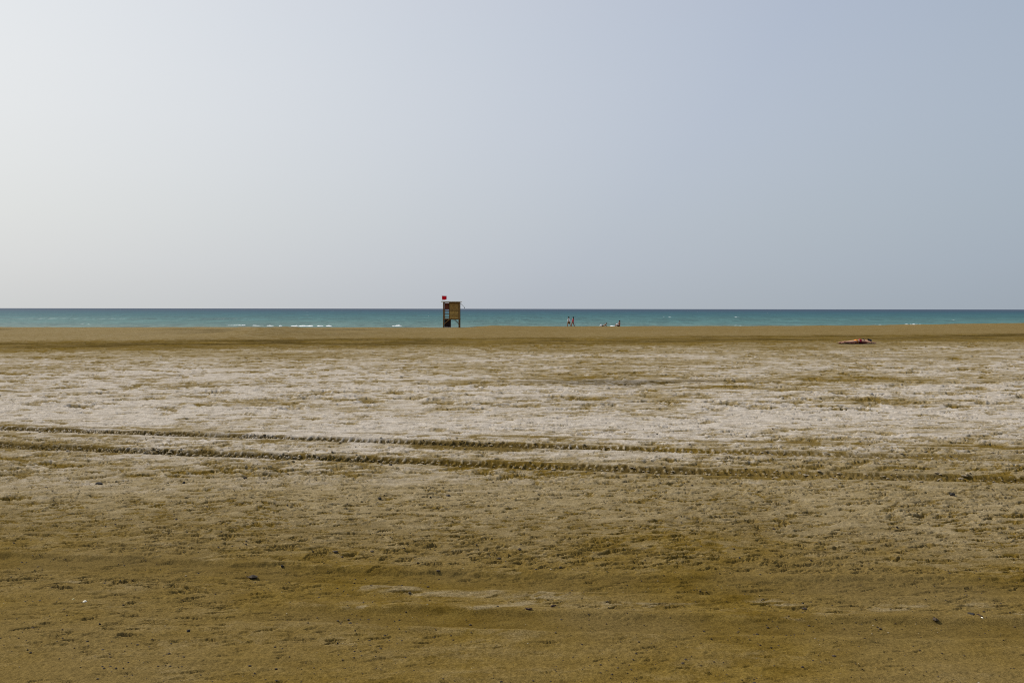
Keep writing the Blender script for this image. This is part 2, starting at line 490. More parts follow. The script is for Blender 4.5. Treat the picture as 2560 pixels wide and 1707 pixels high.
# salt crust amount by place
yy = y + 0.16 * x * sstep(20, 8, y) + 1.1 * fbm(x * 0.22, y * 0.25, 3, 31)
near = np.interp(yy, [3.5, 5.4, 6.1, 6.8, 7.5, 8.5, 9.6, 10.6, 12.0, 14, 18],
                 [-.10, -.09, -.02, 0.09, 0.21, 0.36, 0.48, 0.57, 0.76, 0.93, 0.98])
far = np.interp(ye - y, [0, 8, 11, 15, 20, 26, 34, 40], [-.35, -.28, 0.04, 0.36, 0.55, 0.70, 0.90, 1.0])
streak = fbm(rx2 * 0.35, ry2 * 0.9, 5, 33, 0.62)
patch = fbm(x * 0.13, y * 0.20, 4, 37, 0.55)
farw = sstep(8, 13, y)
crust = np.minimum(near, far) + (0.11 + 0.40 * farw) * streak + (0.14 + 0.40 * farw) * patch + 0.14 * sstep(4, -6, x) + 0.05
crust = np.maximum(crust, near * 0.62 * sstep(6.4, 7.5, y) * sstep(15.5, 13.5, y))
crust += (0.05 + 0.35 * farw) * fbm(x * 2.3, y * 2.1, 4, 39, 0.65)
bare = np.zeros_like(x)
for bx, by, bw, bh in ((5.5, 20.6, 3.0, 1.5), (3.8, 18.6, 1.5, .7), (7.4, 17.4, 2.0, .8), (2.6, 24.5, 2.6, 1.4), (9.5, 23, 2.5, 1.3), (-1.5, 21.8, 1.8, .8), (-5.5, 17.0, 1.5, .6)):
    bare = np.maximum(bare, np.exp(-((x - bx) / bw) ** 2 - ((y - by - .1 * (x - bx)) / bh) ** 2))
crust -= 0.75 * bare * np.clip(0.7 + 1.6 * fbm(rx2 * 0.8, ry2 * 2.2, 4, 55, 0.6), 0, 1.3)
# pale tongues of dried salt in the brown foreground
tong = np.zeros_like(x)
for tx, ty, hl in ((-.74, 5.68, .42), (-.35, 5.72, .34), (-.07, 5.44, .30), (.20, 5.53, .22), (.90, 5.53, .34), (.95, 5.18, .42), (1.66, 5.41, .18),
                   (2.42, 5.39, .34), (2.63, 5.36, .20), (2.97, 5.35, .2), (3.2, 5.3, .14), (1.85, 5.10, .25), (-1.95, 5.68, .40), (-3.1, 5.86, .34),
                   (-1.35, 5.42, .32), (-.88, 5.24, .18), (-.43, 5.24, .26), (-2.4, 5.35, .3), (.3, 5.0, .2)):
    k_ = np.exp(-((x - tx) / hl) ** 2 - ((y - ty - .10 * np.sin(3.2 * (x - tx) + tx * 5)) / (.05 + .05 * math.sin(tx * 7) ** 2)) ** 2)
    tong = np.maximum(tong, k_ * (.55 if tx < -1.2 else 1.0))
tn = fbm(rx2 * 2.2, ry2 * 7, 4, 51, 0.6)
crust = crust + 0.40 * sstep(0.20, 0.95, tong + 0.95 * tn) * np.clip(tong * 2.5, 0, 1) * np.clip(0.55 + 1.3 * fbm(rx2 * 4, ry2 * 14, 3, 52, 0.6), 0, 1)
crust -= 0.45 * (saw < 0.08) * amp_mask * sstep(20, 10, y)
crust *= onflat

# damp strip at the far side of the flat, damp hollows
damp_shade = np.clip((sstep(-13, -6, y - ye) * (1 - sstep(-0.3, 0.5, y - ye))) * (0.36 + 1.7 * fbm(x * .16, y * .26, 4, 61, 0.6)), 0, 1)
damp_shade = np.clip(damp_shade + 0.75 * sstep(0.22, 0.50, fbm(x * 0.09 + 4, y * 0.32, 4, 63)) * sstep(14, 18, y) * (1 - sstep(34, 40, y)) * sstep(-2, 3, x), 0, 1)

# dents and footprints pressed in one by one
ysub = YS[nr_0:nr_f]; fsub = FACT[nr_0:nr_f]
rngd = np.random.default_rng(5)
def dents(n, y0, y1, lx, ly, dep, bias=2.0):
    global h, crust
    yd = y0 + (y1 - y0) * rngd.random(n) ** bias
    xd = (rngd.random(n) * 2 - 1) * 0.64 * (yd + 1.5)
    clump = fbm(xd * 0.5, yd * 0.6, 3, 91)
    keep = rngd.random(n) < sstep(-0.75, 0.25, clump)
    for px, py in zip(xd[keep], yd[keep]):
        ax = lx * (0.5 + rngd.random()); ay = ly * (0.5 + rngd.random()); an = rngd.normal(0.12, 0.22)
        dp = dep * (0.4 + rngd.random())
        rr = 1.7 * max(ax, ay)
        i0, i1 = np.searchsorted(ysub, [py - rr, py + rr])
        if i1 - i0 < 1: continue
        j0, j1 = np.searchsorted(US, [(px - rr) / (py + 1.5) - 0.003, (px + rr) / (py + 1.5) + 0.003])
        if j1 - j0 < 2: continue
        qx = x[i0:i1, j0:j1] - px; qy = y[i0:i1, j0:j1] - py
        c, s_ = math.cos(an), math.sin(an)
        q = np.sqrt(((qx * c + qy * s_) / ax) ** 2 + ((-qx * s_ + qy * c) / ay) ** 2)
        q += 0.15 * np.sin(5 * np.arctan2(qy, qx) + px * 9) + 0.12 * np.sin(11 * np.arctan2(qy, qx) + py * 7)
        f = 1 - sstep(0.55, 0.95, q)
        h[i0:i1, j0:j1] += -dp * f + 0.25 * dp * np.exp(-((q - 1.1) / 0.22) ** 2)
        crust[i0:i1, j0:j1] -= 0.48 * f
dents(10500, 5.7, 12.5, 0.066, 0.018, 0.017, 0.9)
dents(900, 5.6, 13, 0.14, 0.026, 0.022, 0.9)
dents(5200, 9.5, 30, 0.19, 0.06, 0.017, 1.3)
dents(4200, 16, 54, 0.36, 0.18, 0.032, 1.0)
dents(2400, 3.5, 6.3, 0.042, 0.012, 0.007, .8)
dents(900, 4.7, 6.2, 0.075, 0.015, 0.012, 0.8)
# tyre tracks
clod_pts = []
def press(poly, w, depth, lug, pitch, strength, slant, crumb=True):
    global h, crust, damp_shade
    s, d, ins = track_coords(poly, x, y)
    edge_n = 0.028 * noise(s * 2.2, d * 0 + 1, 71) + 0.02 * noise(s * 9, d * 0, 72)
    a = np.abs(d)
    core = (1 - sstep(w / 2 - 0.05, w / 2 + 0.03, a + edge_n)) * ins
    if poly is TR_FAR or poly is TR_NEAR: lug = lug * (0.35 + 0.95 * sstep(2.5, -3.5, x)) * (0.75 + 0.7 * fbm(s * 0.9, d * 0, 2, 69))
    if poly is TR_FAR: strength = strength * (1 - 0.6 * sstep(1.0, 6, x))
    calm = (1 - sstep(w / 2 + 0.05, w / 2 + 0.22, a)) * ins * min(1.0, strength if np.isscalar(strength) else 1.0)
    h = h * (1 - 0.85 * calm) + calm * 0.3 * fbm(s * 3, d * 4, 2, 70) * 0.01
    rim = np.exp(-((a - w / 2 - 0.05) / 0.05) ** 2) * ins
    var = 0.75 + 0.5 * fbm(s * 0.6, d * 0.3, 2, 73)
    h = h - depth * core * var * (0.62 + 0.5 * sstep(3, -5, x)) + 0.018 * rim * strength * (0.6 + 0.8 * fbm(s * 4, d * 6, 2, 74))
    if pitch:
        ph = (s + slant * np.abs(d) + 0.022 * noise(s * 4, d * 7, 75) + 0.05 * noise(s * 0.7, d * 0, 78)) / pitch
        tri = np.abs((ph - np.floor(ph)) - 0.5) * 2
        bars = sstep(0.56, 0.74, tri)
        brk = sstep(-0.45, 0.1, fbm(s * 5, d * 8, 2, 76))
        h = h + lug * bars * core * brk + (0.020 + 0.022 * sstep(-4, 2, x)) * core * fbm(s * 15, d * 15, 3, 77, 0.65) * strength
        crust = crust - (0.95 - 0.95 * bars * brk) * core * strength
        damp_shade = np.clip(damp_shade + core * (1.25 - 1.1 * bars * brk) * strength * (1.25 - 0.75 * sstep(-4, 3, x) + 0.7 * fbm(s * .5, d, 2, 79)), 0, 1)  # shade between the tread bars painted in as dark colour, heavier at left
    else:
        crust = crust - 0.55 * core * strength
        damp_shade = np.clip(damp_shade + 0.30 * core * strength, 0, 1)
press(TR_FAR, 0.38, 0.060, 0.040, 0.098, 1.0, 0.10)
press(TR_NEAR, 0.42, 0.058, 0.040, 0.098, 1.0, 0.10)
press(TR_OLD1, 0.10, 0.012, 0, 0, 0.9, 0)
press(TR_OLD2, 0.08, 0.012, 0, 0, 0.9, 0)
press(TR_OLD5, 0.28, 0.035, 0, 0, 0.9, 0)
press(TR_OLD6, 0.24, 0.035, 0, 0, 0.9, 0)
press(TR_OLD3, 0.34, 0.032, 0, 0, 0.75, 0)
press(TR_OLD4, 0.28, 0.030, 0, 0, 0.85, 0)
# churned damp patch where the far track crosses soft ground
pt = np.exp(-(((x + 0.6) / 1.1) ** 2 + ((y - 11.75 + 0.2 * (x + .6)) / 0.42) ** 2))
pm = sstep(0.25, 0.8, pt + 0.35 * fbm(x * 2, y * 2.5, 3, 81))
crust -= 0.8 * pm; damp_shade = np.clip(damp_shade + 0.4 * pm, 0, 1); h -= 0.01 * pm

h *= onflat + (1 - onflat) * 0.35
Z[sl] += h
CR = np.zeros_like(Z); DSH = np.zeros_like(Z); BM = np.zeros_like(Z)
CR[sl] = crust; DSH[sl] = damp_shade
ye_all = edge_y(X)
BM[:] = sstep(-0.6, 0.8, Y - ye_all)
CR += BM * (0.10 + 0.22 * sstep(5, -35, X) + 0.10 * fbm(X * 0.08, Y * 0.05, 3, 121))
DSH += BM * (Y < 140) * np.clip(0.55 * sstep(0.10, 0.5, fbm(X * 0.09 + Y * 0.035, Y * 0.02 - X * 0.02, 3, 123)), 0, 1) * sstep(-8, -16, X)  # dark patches paint in the shade of the oblique swales
DSH += BM * (0.50 * np.exp(-((X + 27 - 0.12 * (Y - 80)) / 4.0) ** 2 - ((Y - 80) / 9.0) ** 2) + 0.26 * np.exp(-((X + 15.5) / 4.5) ** 2 - ((Y - 63) / 9.0) ** 2) + 0.22 * np.exp(-((X + 20) / 7) ** 2 - ((Y - 100) / 10.0) ** 2)) * np.clip(0.8 + 0.9 * fbm(X * 0.3, Y * 0.12, 3, 125), 0, 1.5)  # dark smears paint the shaded sides of the mounds at left
low = sstep(-1.2, -1.7, Z) * (Y > 100)
DSH[:] = np.maximum(DSH, low * 0.5)

ground_me = grid_mesh('sand_beach', X, Y, Z, {'crust': CR, 'damp_shade': DSH, 'berm': BM})
ground = tag(obj('sand_beach', ground_me, M_sand), kind='structure')

def gz(px, py):
    """ground height by interpolating the sheet"""
    i = int(np.clip(np.searchsorted(YS, py) - 1, 0, len(YS) - 2))
    t = (py - YS[i]) / (YS[i + 1] - YS[i])
    def rowz(k):
        return float(np.interp(px, X[k], Z[k]))
    return rowz(i) * (1 - t) + rowz(i + 1) * t

def at(px, py, z=0.0):
    """photograph pixel (2560 wide) to the point of the level z"""
    dy = py - (771.9 + 0.0014 * (px - 1280))
    d = 2130.0 * (EYE - z) / dy
    return ((px - 1280) / 2130.0 * d, d)

# ------------------------------------------------------------------ sea
def sea_rows():
    ys = [138.0]
    while ys[-1] < 430: ys.append(ys[-1] + 1.1)
    while ys[-1] < 60000: ys.append(ys[-1] * 1.055)
    return np.array(ys)
SYS = sea_rows()
sui = np.linspace(-.66, .66, 520)
suo = np.concatenate([np.linspace(.66, 1.0, 40)[1:], np.geomspace(1.0, 14, 20)[1:]])
SUS = np.concatenate([-suo[::-1], sui, suo])
SX = SUS[None, :] * SYS[:, None]; SY = np.repeat(SYS[:, None], len(SUS), 1)
fade = np.clip(1 - (SY - 430) / 700, 0.0, 1)
sw_ph = SY / 21.0 + 0.9 * fbm(SX * 0.012, SY * 0.02, 3, 101) + SX * 0.004
sw = np.sin(sw_ph * 2 * np.pi)
sw = np.sign(sw) * np.abs(sw) ** 0.8
sw_a = 0.24 * np.clip(0.35 + 1.3 * fbm(SX * 0.02, SY * 0.03, 3, 103), 0, 1.2)
chop = 0.16 * fbm(SX * 0.16, SY * 0.22, 4, 105, 0.6) + 0.10 * fbm(SX * 0.5, SY * 0.5, 2, 107)
SZ = WATER + (sw_a * sw + chop) * fade
def swell(yc, x0, x1, hh, w, seed):
    d = SY - yc - 5 * fbm(SX * 0.02, SX * 0 + seed, 2, 131)
    prof = np.where(d < 0, np.exp(-(d / (w * .55)) ** 2), np.exp(-(d / (w * 1.6)) ** 2))
    return hh * prof * sstep(x0, x0 + 14, SX) * (1 - sstep(x1 - 14, x1, SX)) * np.clip(0.9 + 0.8 * noise(SX * 0.05, SX * 0 + seed, 133), 0.2, 1.5)
SZ += swell(288, -190, -48, 0.50, 4.0, 1) + swell(262, -60, -10, 0.40, 4.0, 2) + swell(244, -18, 12, 0.55, 3.6, 3) \
    + swell(300, 40, 140, 0.35, 4.0, 5) + swell(214, -70, -30, 0.30, 3.0, 7) + swell(205, 2, 40, 0.45, 3.4, 9)
FO = np.zeros_like(SZ)
sea_me = grid_mesh('sea', SX, SY, SZ, {'foam': FO})
tag(obj('sea', sea_me, M_sea), kind='structure')

# breaking surf: low lumpy ridges of foam along the waterline
def surf(x0, x1, yc, width, height, seed, thr):
    nx = int((x1 - x0) / 0.22); ny = 14
    gx = np.linspace(x0, x1, nx); gv = np.linspace(-1, 1, ny)
    Xs = np.repeat(gx[None, :], ny, 0)
    wob = 1.6 * fbm(gx * 0.06, gx * 0 + seed, 3, 111)
    Ys = yc + wob[None, :] + gv[:, None] * width * (0.7 + 0.5 * noise(gx * 0.3, gx * 0 + seed, 112))[None, :]
    m = fbm(Xs * 0.11, Ys * 0 + seed * 3.1, 3, 113) - thr + 0.35 * fbm(Xs * 0.8, Ys * 0.8, 2, 114)
    end = sstep(x0, x0 + 2, Xs) * (1 - sstep(x1 - 2, x1, Xs))
    prof = np.clip(1 - gv[:, None] ** 2, 0, 1) * end
    lump = np.clip(m * 3.0, 0, 1) * prof
    Zs = WATER - 0.25 + (0.30 + height) * lump * (0.75 + 0.6 * fbm(Xs * 1.1, Ys * 1.1, 3, 115))
    me = grid_mesh('surf_foam', Xs, Ys, Zs)
    return tag(obj('surf_foam', me, M['foam']), kind='stuff')
surf(-67, -47, 183, 1.6, 0.22, 3, -0.22)
surf(-49, -37, 182, 1.4, 0.18, 5, -0.15)
surf(-37, -22, 181, 2.0, 0.36, 7, -0.35)
surf(-22, -12, 180, 1.4, 0.14, 12, -0.1)
surf(19.6, 23.2, 181, 1.2, 0.40, 1.0, -0.55)
surf(24.0, 27.4, 181, 1.0, 0.25, 2.0, -0.45)
surf(84, 104, 212, 1.4, 0.13, 21, -0.15)

# ------------------------------------------------------------------ lifeguard tower
def box(bm, x0, x1, y0, y1, z0, z1, bev=0.0):
    vs = [bm.verts.new(v) for v in ((x0, y0, z0), (x1, y0, z0), (x1, y1, z0), (x0, y1, z0),
                                    (x0, y0, z1), (x1, y0, z1), (x1, y1, z1), (x0, y1, z1))]
    fs = [bm.faces.new([vs[i] for i in f]) for f in ((3, 2, 1, 0), (4, 5, 6, 7), (0, 1, 5, 4), (1, 2, 6, 5), (2, 3, 7, 6), (3, 0, 4, 7))]
    if bev:
        es = list({e for f in fs for e in f.edges})
        bmesh.ops.bevel(bm, geom=es, offset=bev, segments=1, affect='EDGES')
def boxo(name, dims, m, parent, bev=0.012):
    bm = bmesh.new(); box(bm, *dims, bev)
    return obj(name, bm, M[m], parent)
def beam(name, a, b, w, d, m, parent):
    a, b = Vector(a), Vector(b)
    bm = bmesh.new(); L = (b - a).length
    box(bm, -w / 2, w / 2, -d / 2, d / 2, 0, L, 0.008)
    bmesh.ops.transform(bm, matrix=Matrix.Translation(a) @ (b - a).to_track_quat('Z', 'Y').to_matrix().to_4x4(), verts=bm.verts)
    return obj(name, bm, M[m], parent)
def tube(bm, pts, rad, seg=8):
    rings = []
    for i, p in enumerate(pts):
        p = Vector(p); q = Vector(pts[min(i + 1, len(pts) - 1)]) - Vector(pts[max(i - 1, 0)])
        quat = q.to_track_quat('Z', 'Y'); r = rad[i] if isinstance(rad, (list, tuple)) else rad
        rings.append([bm.verts.new(p + quat @ Vector((r * math.cos(2 * math.pi * k / seg), r * math.sin(2 * math.pi * k / seg), 0))) for k in range(seg)])
    for a, b in zip(rings, rings[1:]):
        for k in range(seg): bm.faces.new((a[k], a[(k + 1) % seg], b[(k + 1) % seg], b[k]))
    bm.faces.new(rings[0][::-1]); bm.faces.new(rings[-1])

TX, TY = -9.40, 133.0
TZ = gz(TX, TY) + 0.02
tw = thing('lifeguard_tower', 'tall brown wooden lifeguard tower on stilts standing on the sand crest by the sea', 'lifeguard tower', (TX, TY, TZ))
for px in (-1.205, 1.195):
    for py in (-1.2, 1.2):
        boxo('post', (px - .075, px + .075, py - .075, py + .075, -0.4, 3.95), 'wood_post', tw)
boxo('divider_post', (-.34, -.24, -1.27, -1.17, 1.37, 3.95), 'wood_post', tw)
boxo('divider_post', (-.34, -.24, 1.17, 1.27, 1.37, 3.95), 'wood_post', tw)
boxo('header_beam', (-1.128, -.342, -1.262, -1.16, 3.90, 3.98), 'wood_post', tw, .006)
boxo('header_beam', (-.238, 1.118, -1.262, -1.16, 3.72, 3.98), 'wood_post', tw, .006)
boxo('floor_beam', (-1.30, 1.29, -1.30, -1.277, 1.25, 1.40), 'wood_post', tw, .006)
boxo('floor_beam', (-1.30, 1.29, 1.277, 1.30, 1.25, 1.40), 'wood_post', tw, .006)
for k in range(8):
    y0 = -1.12 + k * 0.282
    boxo('floor_board', (-1.12, 1.11, y0, y0 + 0.27, 1.30, 1.36), 'wood_horizontal', tw, .006)
# roof
rf = boxo('roof', (-1.56, 1.52, -1.6, 1.6, 3.985, 4.06), 'roof_pale', tw, .01)
boxo('fascia', (-1.555, 1.515, -1.625, -1.602, 3.965, 4.075), 'roof_pale', rf, .004)
for px in (-1.2, -.29, .45, 1.19):
    boxo('rafter', (px - .04, px + .04, -1.14, 1.14, 3.89, 3.983), 'wood_post', rf, .006)
# boarded front of the cabin: upright boards above, level boards below
x0, x1 = -.235, 1.115
n = 7; wdt = (x1 - x0) / n
for k in range(n):
    boxo('upright_board', (x0 + k * wdt + .006, x0 + (k + 1) * wdt - .006, -1.262 + .006 * (k % 2), -1.235, 2.69, 3.71), 'wood', tw, .006)
for k in range(5):
    z0 = 1.405 + k * 0.243
    boxo('level_board', (x0, x1, -1.265 + .006 * (k % 2), -1.235, z0 + .008, z0 + 0.235), 'wood_horizontal', tw, .006)
for z0 in (1.86, 2.60):
    boxo('cross_rail', (x0, x1, -1.295, -1.268, z0, z0 + .085), 'wood_post', tw, .006)
# side wall and back wall of the cabin
for k in range(8):
    y0 = -1.115 + k * 0.28
    boxo('side_board', (1.155, 1.185, y0 + .006, y0 + .274, 1.40, 3.88), 'wood', tw, .006)
for k in range(6):
    a = -.235 + k * 0.225
    boxo('back_board', (a + .006, a + .219, 1.235, 1.262, 1.405, 3.90), 'wood', tw, .006)
for k in range(8):
    y0 = -1.15 + k * 0.29
    boxo('partition_board', (-.30, -.275, y0 + .006, y0 + .284, 1.37, 3.88), 'wood_red', tw, .006)
# open bay on the left: dark shutter above, level rails below
for k in range(4):
    z0 = 2.83 + k * 0.245
    boxo('shutter_board', (-1.12, -.345, 1.19, 1.22, z0 + .005, z0 + .24), 'wood_red', tw, .006)
for k in range(4):
    z0 = 2.86 + k * 0.245
    boxo('shutter_board', (-1.115, -.345, -1.0, -.97, z0 + .005, z0 + .24), 'wood_red', tw, .006)
for z0 in (1.69, 2.13, 2.57):
    boxo('rail', (-1.128, -.342, -1.245, -1.195, z0 - .04, z0 + .045), 'wood_post', tw, .006)
    boxo('rail', (-1.235, -1.18, -1.12, 1.12, z0 - .04, z0 + .045), 'wood_post', tw, .006)
# locker below the open bay
lk = boxo('locker', (-1.11, -.15, -1.05, .3, 0.10, 1.245), 'wood_dark', tw, .01)
for k in range(4):
    a = -1.105 + k * 0.2375
    boxo('locker_board', (a + .006, a + .231, -1.085, -1.053, 0.11, 1.235), 'wood_dark', lk, .006)
boxo('step', (-1.12, -.14, -1.34, .4, -0.3, 0.095), 'concrete', tw, .01)
beam('brace', (-1.14, -1.235, 0.56), (-.30, -1.235, 1.25), .13, .06, 'wood', tw)
beam('brace', (1.13, -1.235, 0.56), (.40, -1.235, 1.25), .14, .06, 'wood_post', tw)
beam('brace', (-1.14, 1.235, 0.56), (-.42, 1.235, 1.25), .10, .06, 'wood_post', tw)
beam('brace', (1.13, 1.235, 0.56), (.40, 1.235, 1.25), .10, .06, 'wood_post', tw)
bm = bmesh.new(); tube(bm, [(1.25, -.2, 3.90), (1.6, -.2, 3.55), (2.02, -.2, 3.12)], [.035, .03, .025])
arm = obj('boom', bm, M['metal'], tw)
bm = bmesh.new(); tube(bm, [(1.95, -.2, 3.17), (1.99, -.2, 3.12), (2.01, -.2, 3.0)], [.03, .06, .03])
obj('boom_end', bm, M['rubber'], arm)
bm = bmesh.new(); tube(bm, [(-1.40, -1.3, 4.06), (-1.43, -1.3, 4.98)], [.022, .018])
pole = obj('flagpole', bm, M['roof_pale'], tw)
bm = bmesh.new(); bmesh.ops.create_uvsphere(bm, u_segments=8, v_segments=6, radius=.035)
bmesh.ops.translate(bm, vec=(-1.43, -1.3, 5.0), verts=bm.verts)
obj('finial', bm, M['roof_pale'], pole)
# the flag
bm = bmesh.new()
nu, nv = 18, 10
gridv = []
for j in range(nv + 1):
    row = []
    for i in range(nu + 1):
        u, v = i / nu, j / nv
        zz = 4.32 + 0.60 * v - 0.05 * math.sin(math.pi * u) * (1 - v) + (0.05 - 0.03 * v) * u * (1 if v < .5 else -1)
        xx = -1.40 - .03 * v + 0.70 * u * (1 - 0.05 * (1 - v))
        yv = -1.3 + 0.09 * u * math.sin(7 * u + 1.5 * v) + 0.02 * math.sin(13 * u)
        row.append(bm.verts.new((xx + .02, yv, zz)))
    gridv.append(row)
for j in range(nv):
    for i in range(nu):
        bm.faces.new((gridv[j][i], gridv[j][i + 1], gridv[j + 1][i + 1], gridv[j + 1][i]))
bmesh.ops.solidify(bm, geom=bm.faces, thickness=0.006)
fl = smooth(obj('flag', bm, M['flag_red']))
fl.location = (TX, TY, TZ)
tag(fl, 'small red warning flag flying above the lifeguard tower roof', 'flag')

# ------------------------------------------------------------------ people
def skin_mesh(name, verts, edges, radii, root=0, level=1):
    me = bpy.data.meshes.new(name)
    me.from_pydata([tuple(v) for v in verts], edges, [])
    o = bpy.data.objects.new(name, me); C.objects.link(o)
    md = o.modifiers.new('skin', 'SKIN')
    md.use_smooth_shade = True
    for i, r in enumerate(radii):
        sv = me.skin_vertices[0].data[i]
        sv.radius = r if isinstance(r, tuple) else (r, r)
        sv.use_root = (i == root)
    if level:
        sb = o.modifiers.new('sub', 'SUBSURF'); sb.levels = level; sb.render_levels = level
    dg = bpy.context.evaluated_depsgraph_get()
    out = bpy.data.meshes.new_from_object(o.evaluated_get(dg))
    bpy.data.objects.remove(o); bpy.data.meshes.remove(me)
    out.name = name
    return out

class Chain:
    def __init__(self): self.v = []; self.e = []; self.r = []
    def add(self, p, r, prev=None):
        self.v.append(Vector(p)); self.r.append(r)
        if prev is not None: self.e.append((prev, len(self.v) - 1))
        return len(self.v) - 1

def kin(pelvis=(0, 0, .94), lean=0.0, legs=((0, 0), (0, 0)), arms=((0, 0), (0, 0)), head_fwd=0.0, k=1.0, splay=(.02, .02), aspl=(.10, .10)):
    """joints of a figure facing +X; angles in degrees in the side plane, 0 = hanging down, positive = forward"""
    J = {}
    P = Vector(pelvis); a = R(lean)
    up = Vector((math.sin(a), 0, math.cos(a)))
    J['pelvis'] = P
    J['waist'] = P + up * .14 * k; J['chest'] = P + up * .34 * k; J['neck'] = P + up * .52 * k
    hu = Vector((math.sin(a + R(head_fwd)), 0, math.cos(a + R(head_fwd))))
    J['skull'] = J['neck'] + hu * .13 * k; J['crown'] = J['neck'] + hu * .215 * k
    fw = Vector((hu.z, 0, -hu.x)); J['fwd'] = fw
    for i, sgn in enumerate((1, -1)):
        s = 'LR'[i]
        hip = P + Vector((0, sgn * .09 * k, 0)) - up * .04 * k
        th, sh = legs[i]
        d1 = Vector((math.sin(R(th)), sgn * splay[i], -math.cos(R(th)))).normalized()
        d2 = Vector((math.sin(R(sh)), sgn * splay[i] * .5, -math.cos(R(sh)))).normalized()
        J['hip' + s] = hip; J['knee' + s] = hip + d1 * .43 * k; J['ankle' + s] = J['knee' + s] + d2 * .41 * k
        f = Vector((math.cos(R(sh)), 0, math.sin(R(sh))))
        J['toe' + s] = J['ankle' + s] + f * .16 * k + Vector((0, 0, -.05 * k))
        shd = J['neck'] - up * .07 * k + Vector((0, sgn * .175 * k, 0))
        ua, fa = arms[i]
        d1 = Vector((math.sin(R(ua)), sgn * aspl[i], -math.cos(R(ua)))).normalized()
        d2 = Vector((math.sin(R(fa)), sgn * aspl[i] * .4, -math.cos(R(fa)))).normalized()
        J['shoulder' + s] = shd; J['elbow' + s] = shd + d1 * .29 * k; J['wrist' + s] = J['elbow' + s] + d2 * .25 * k
    J['k'] = k
    return J

def body_mesh(J, name='body'):
    k = J['k']; c = Chain(); w = J.get('w', 1.0)
    P = c.add(J['pelvis'], (.135 * k * w, .115 * k * w))
    W = c.add(J['waist'], (.125 * k * w, .10 * k * w), P)
    B = c.add(J['chest'], (.15 * k * w, .115 * k * w), W)
    Nb = c.add(J['neck'] - (J['neck'] - J['chest']).normalized() * .03 * k, (.085 * k, .08 * k), B)
    N = c.add(J['neck'] + (J['skull'] - J['neck']) * .25, .052 * k, Nb)
    H = c.add(J['skull'], (.082 * k, .092 * k), N)
    c.add(J['crown'], (.062 * k, .072 * k), H)
    f = J['fwd']; side = (J['shoulderL'] - J['shoulderR']).normalized()
    c.add(J['skull'] + f * .105 * k - (J['crown'] - J['skull']) * .25, .014 * k, H)          # nose
    for sg in (1, -1): c.add(J['skull'] + side * .090 * k * sg, .016 * k, H)                  # ears
    for s in 'LR':
        hp = c.add(J['hip' + s], .095 * k * w, P)
        mid = c.add(J['hip' + s].lerp(J['knee' + s], .45), .078 * k * w, hp)
        kn = c.add(J['knee' + s], .054 * k * w, mid)
        cf = c.add(J['knee' + s].lerp(J['ankle' + s], .35), .055 * k * w, kn)
        an = c.add(J['ankle' + s], .036 * k * w, cf)
        dirf = (J['toe' + s] - J['ankle' + s])
        c.add(J['ankle' + s] + dirf * .55, .036 * k, an)
        c.add(J['toe' + s], (.040 * k, .022 * k), len(c.v) - 1)
        sh = c.add(J['shoulder' + s], .058 * k * w, B)
        el = c.add(J['elbow' + s], .038 * k * w, sh)
        wr = c.add(J['wrist' + s], .026 * k, el)
        d = (J['wrist' + s] - J['elbow' + s]).normalized()
        perp = d.cross(side if abs(d.dot(side)) < .9 else Vector((0, 0, 1))).normalized()
        palm = c.add(J['wrist' + s] + d * .075 * k, (.034 * k, .016 * k), wr)
        for q, (off, ln) in enumerate(((-.030, .070), (-.010, .082), (.010, .078), (.030, .060))):
            b = c.add(J['wrist' + s] + d * .10 * k + perp * off * k, .0085 * k, palm)
            m_ = c.add(J['wrist' + s] + d * (.10 + ln * .55) * k + perp * off * 1.15 * k, .008 * k, b)
            c.add(J['wrist' + s] + d * (.10 + ln) * k + perp * off * 1.15 * k + side * (-.012 if s == 'L' else .012) * k, .0068 * k, m_)
        t1 = c.add(J['wrist' + s] + d * .045 * k - perp * .045 * k, .010 * k, wr)
        c.add(J['wrist' + s] + d * .085 * k - perp * .062 * k, .0085 * k, t1)
    return skin_mesh(name, c.v, c.e, c.r)

def shirt_mesh(J, name, ease=1.16, sleeve=.55, hem=-.04):
    k = J['k']; c = Chain()
    up = (J['chest'] - J['waist']).normalized()
    P = c.add(J['pelvis'] + up * hem * k, (.140 * k * ease, .125 * k * ease))
    W = c.add(J['waist'], (.13 * k * ease, .108 * k * ease), P)
    B = c.add(J['chest'], (.155 * k * ease, .12 * k * ease), W)
    c.add(J['neck'] - up * .035 * k, (.085 * k, .082 * k), B)
    for s in 'LR':
        sh = c.add(J['shoulder' + s], .068 * k, B)
        c.add(J['shoulder' + s].lerp(J['elbow' + s], sleeve), .060 * k, sh)
    return skin_mesh(name, c.v, c.e, c.r)

def shorts_mesh(J, name, length=.75, ease=1.14, rise=.05):
    k = J['k']; c = Chain()
    up = (J['chest'] - J['pelvis']).normalized()
    P = c.add(J['pelvis'], (.138 * k * ease, .12 * k * ease))
    c.add(J['pelvis'] + up * rise * k, (.135 * k * ease, .115 * k * ease), P)
    for s in 'LR':
        hp = c.add(J['hip' + s], .100 * k * ease, P)
        c.add(J['hip' + s].lerp(J['knee' + s], length), .088 * k * ease, hp)
    return skin_mesh(name, c.v, c.e, c.r)

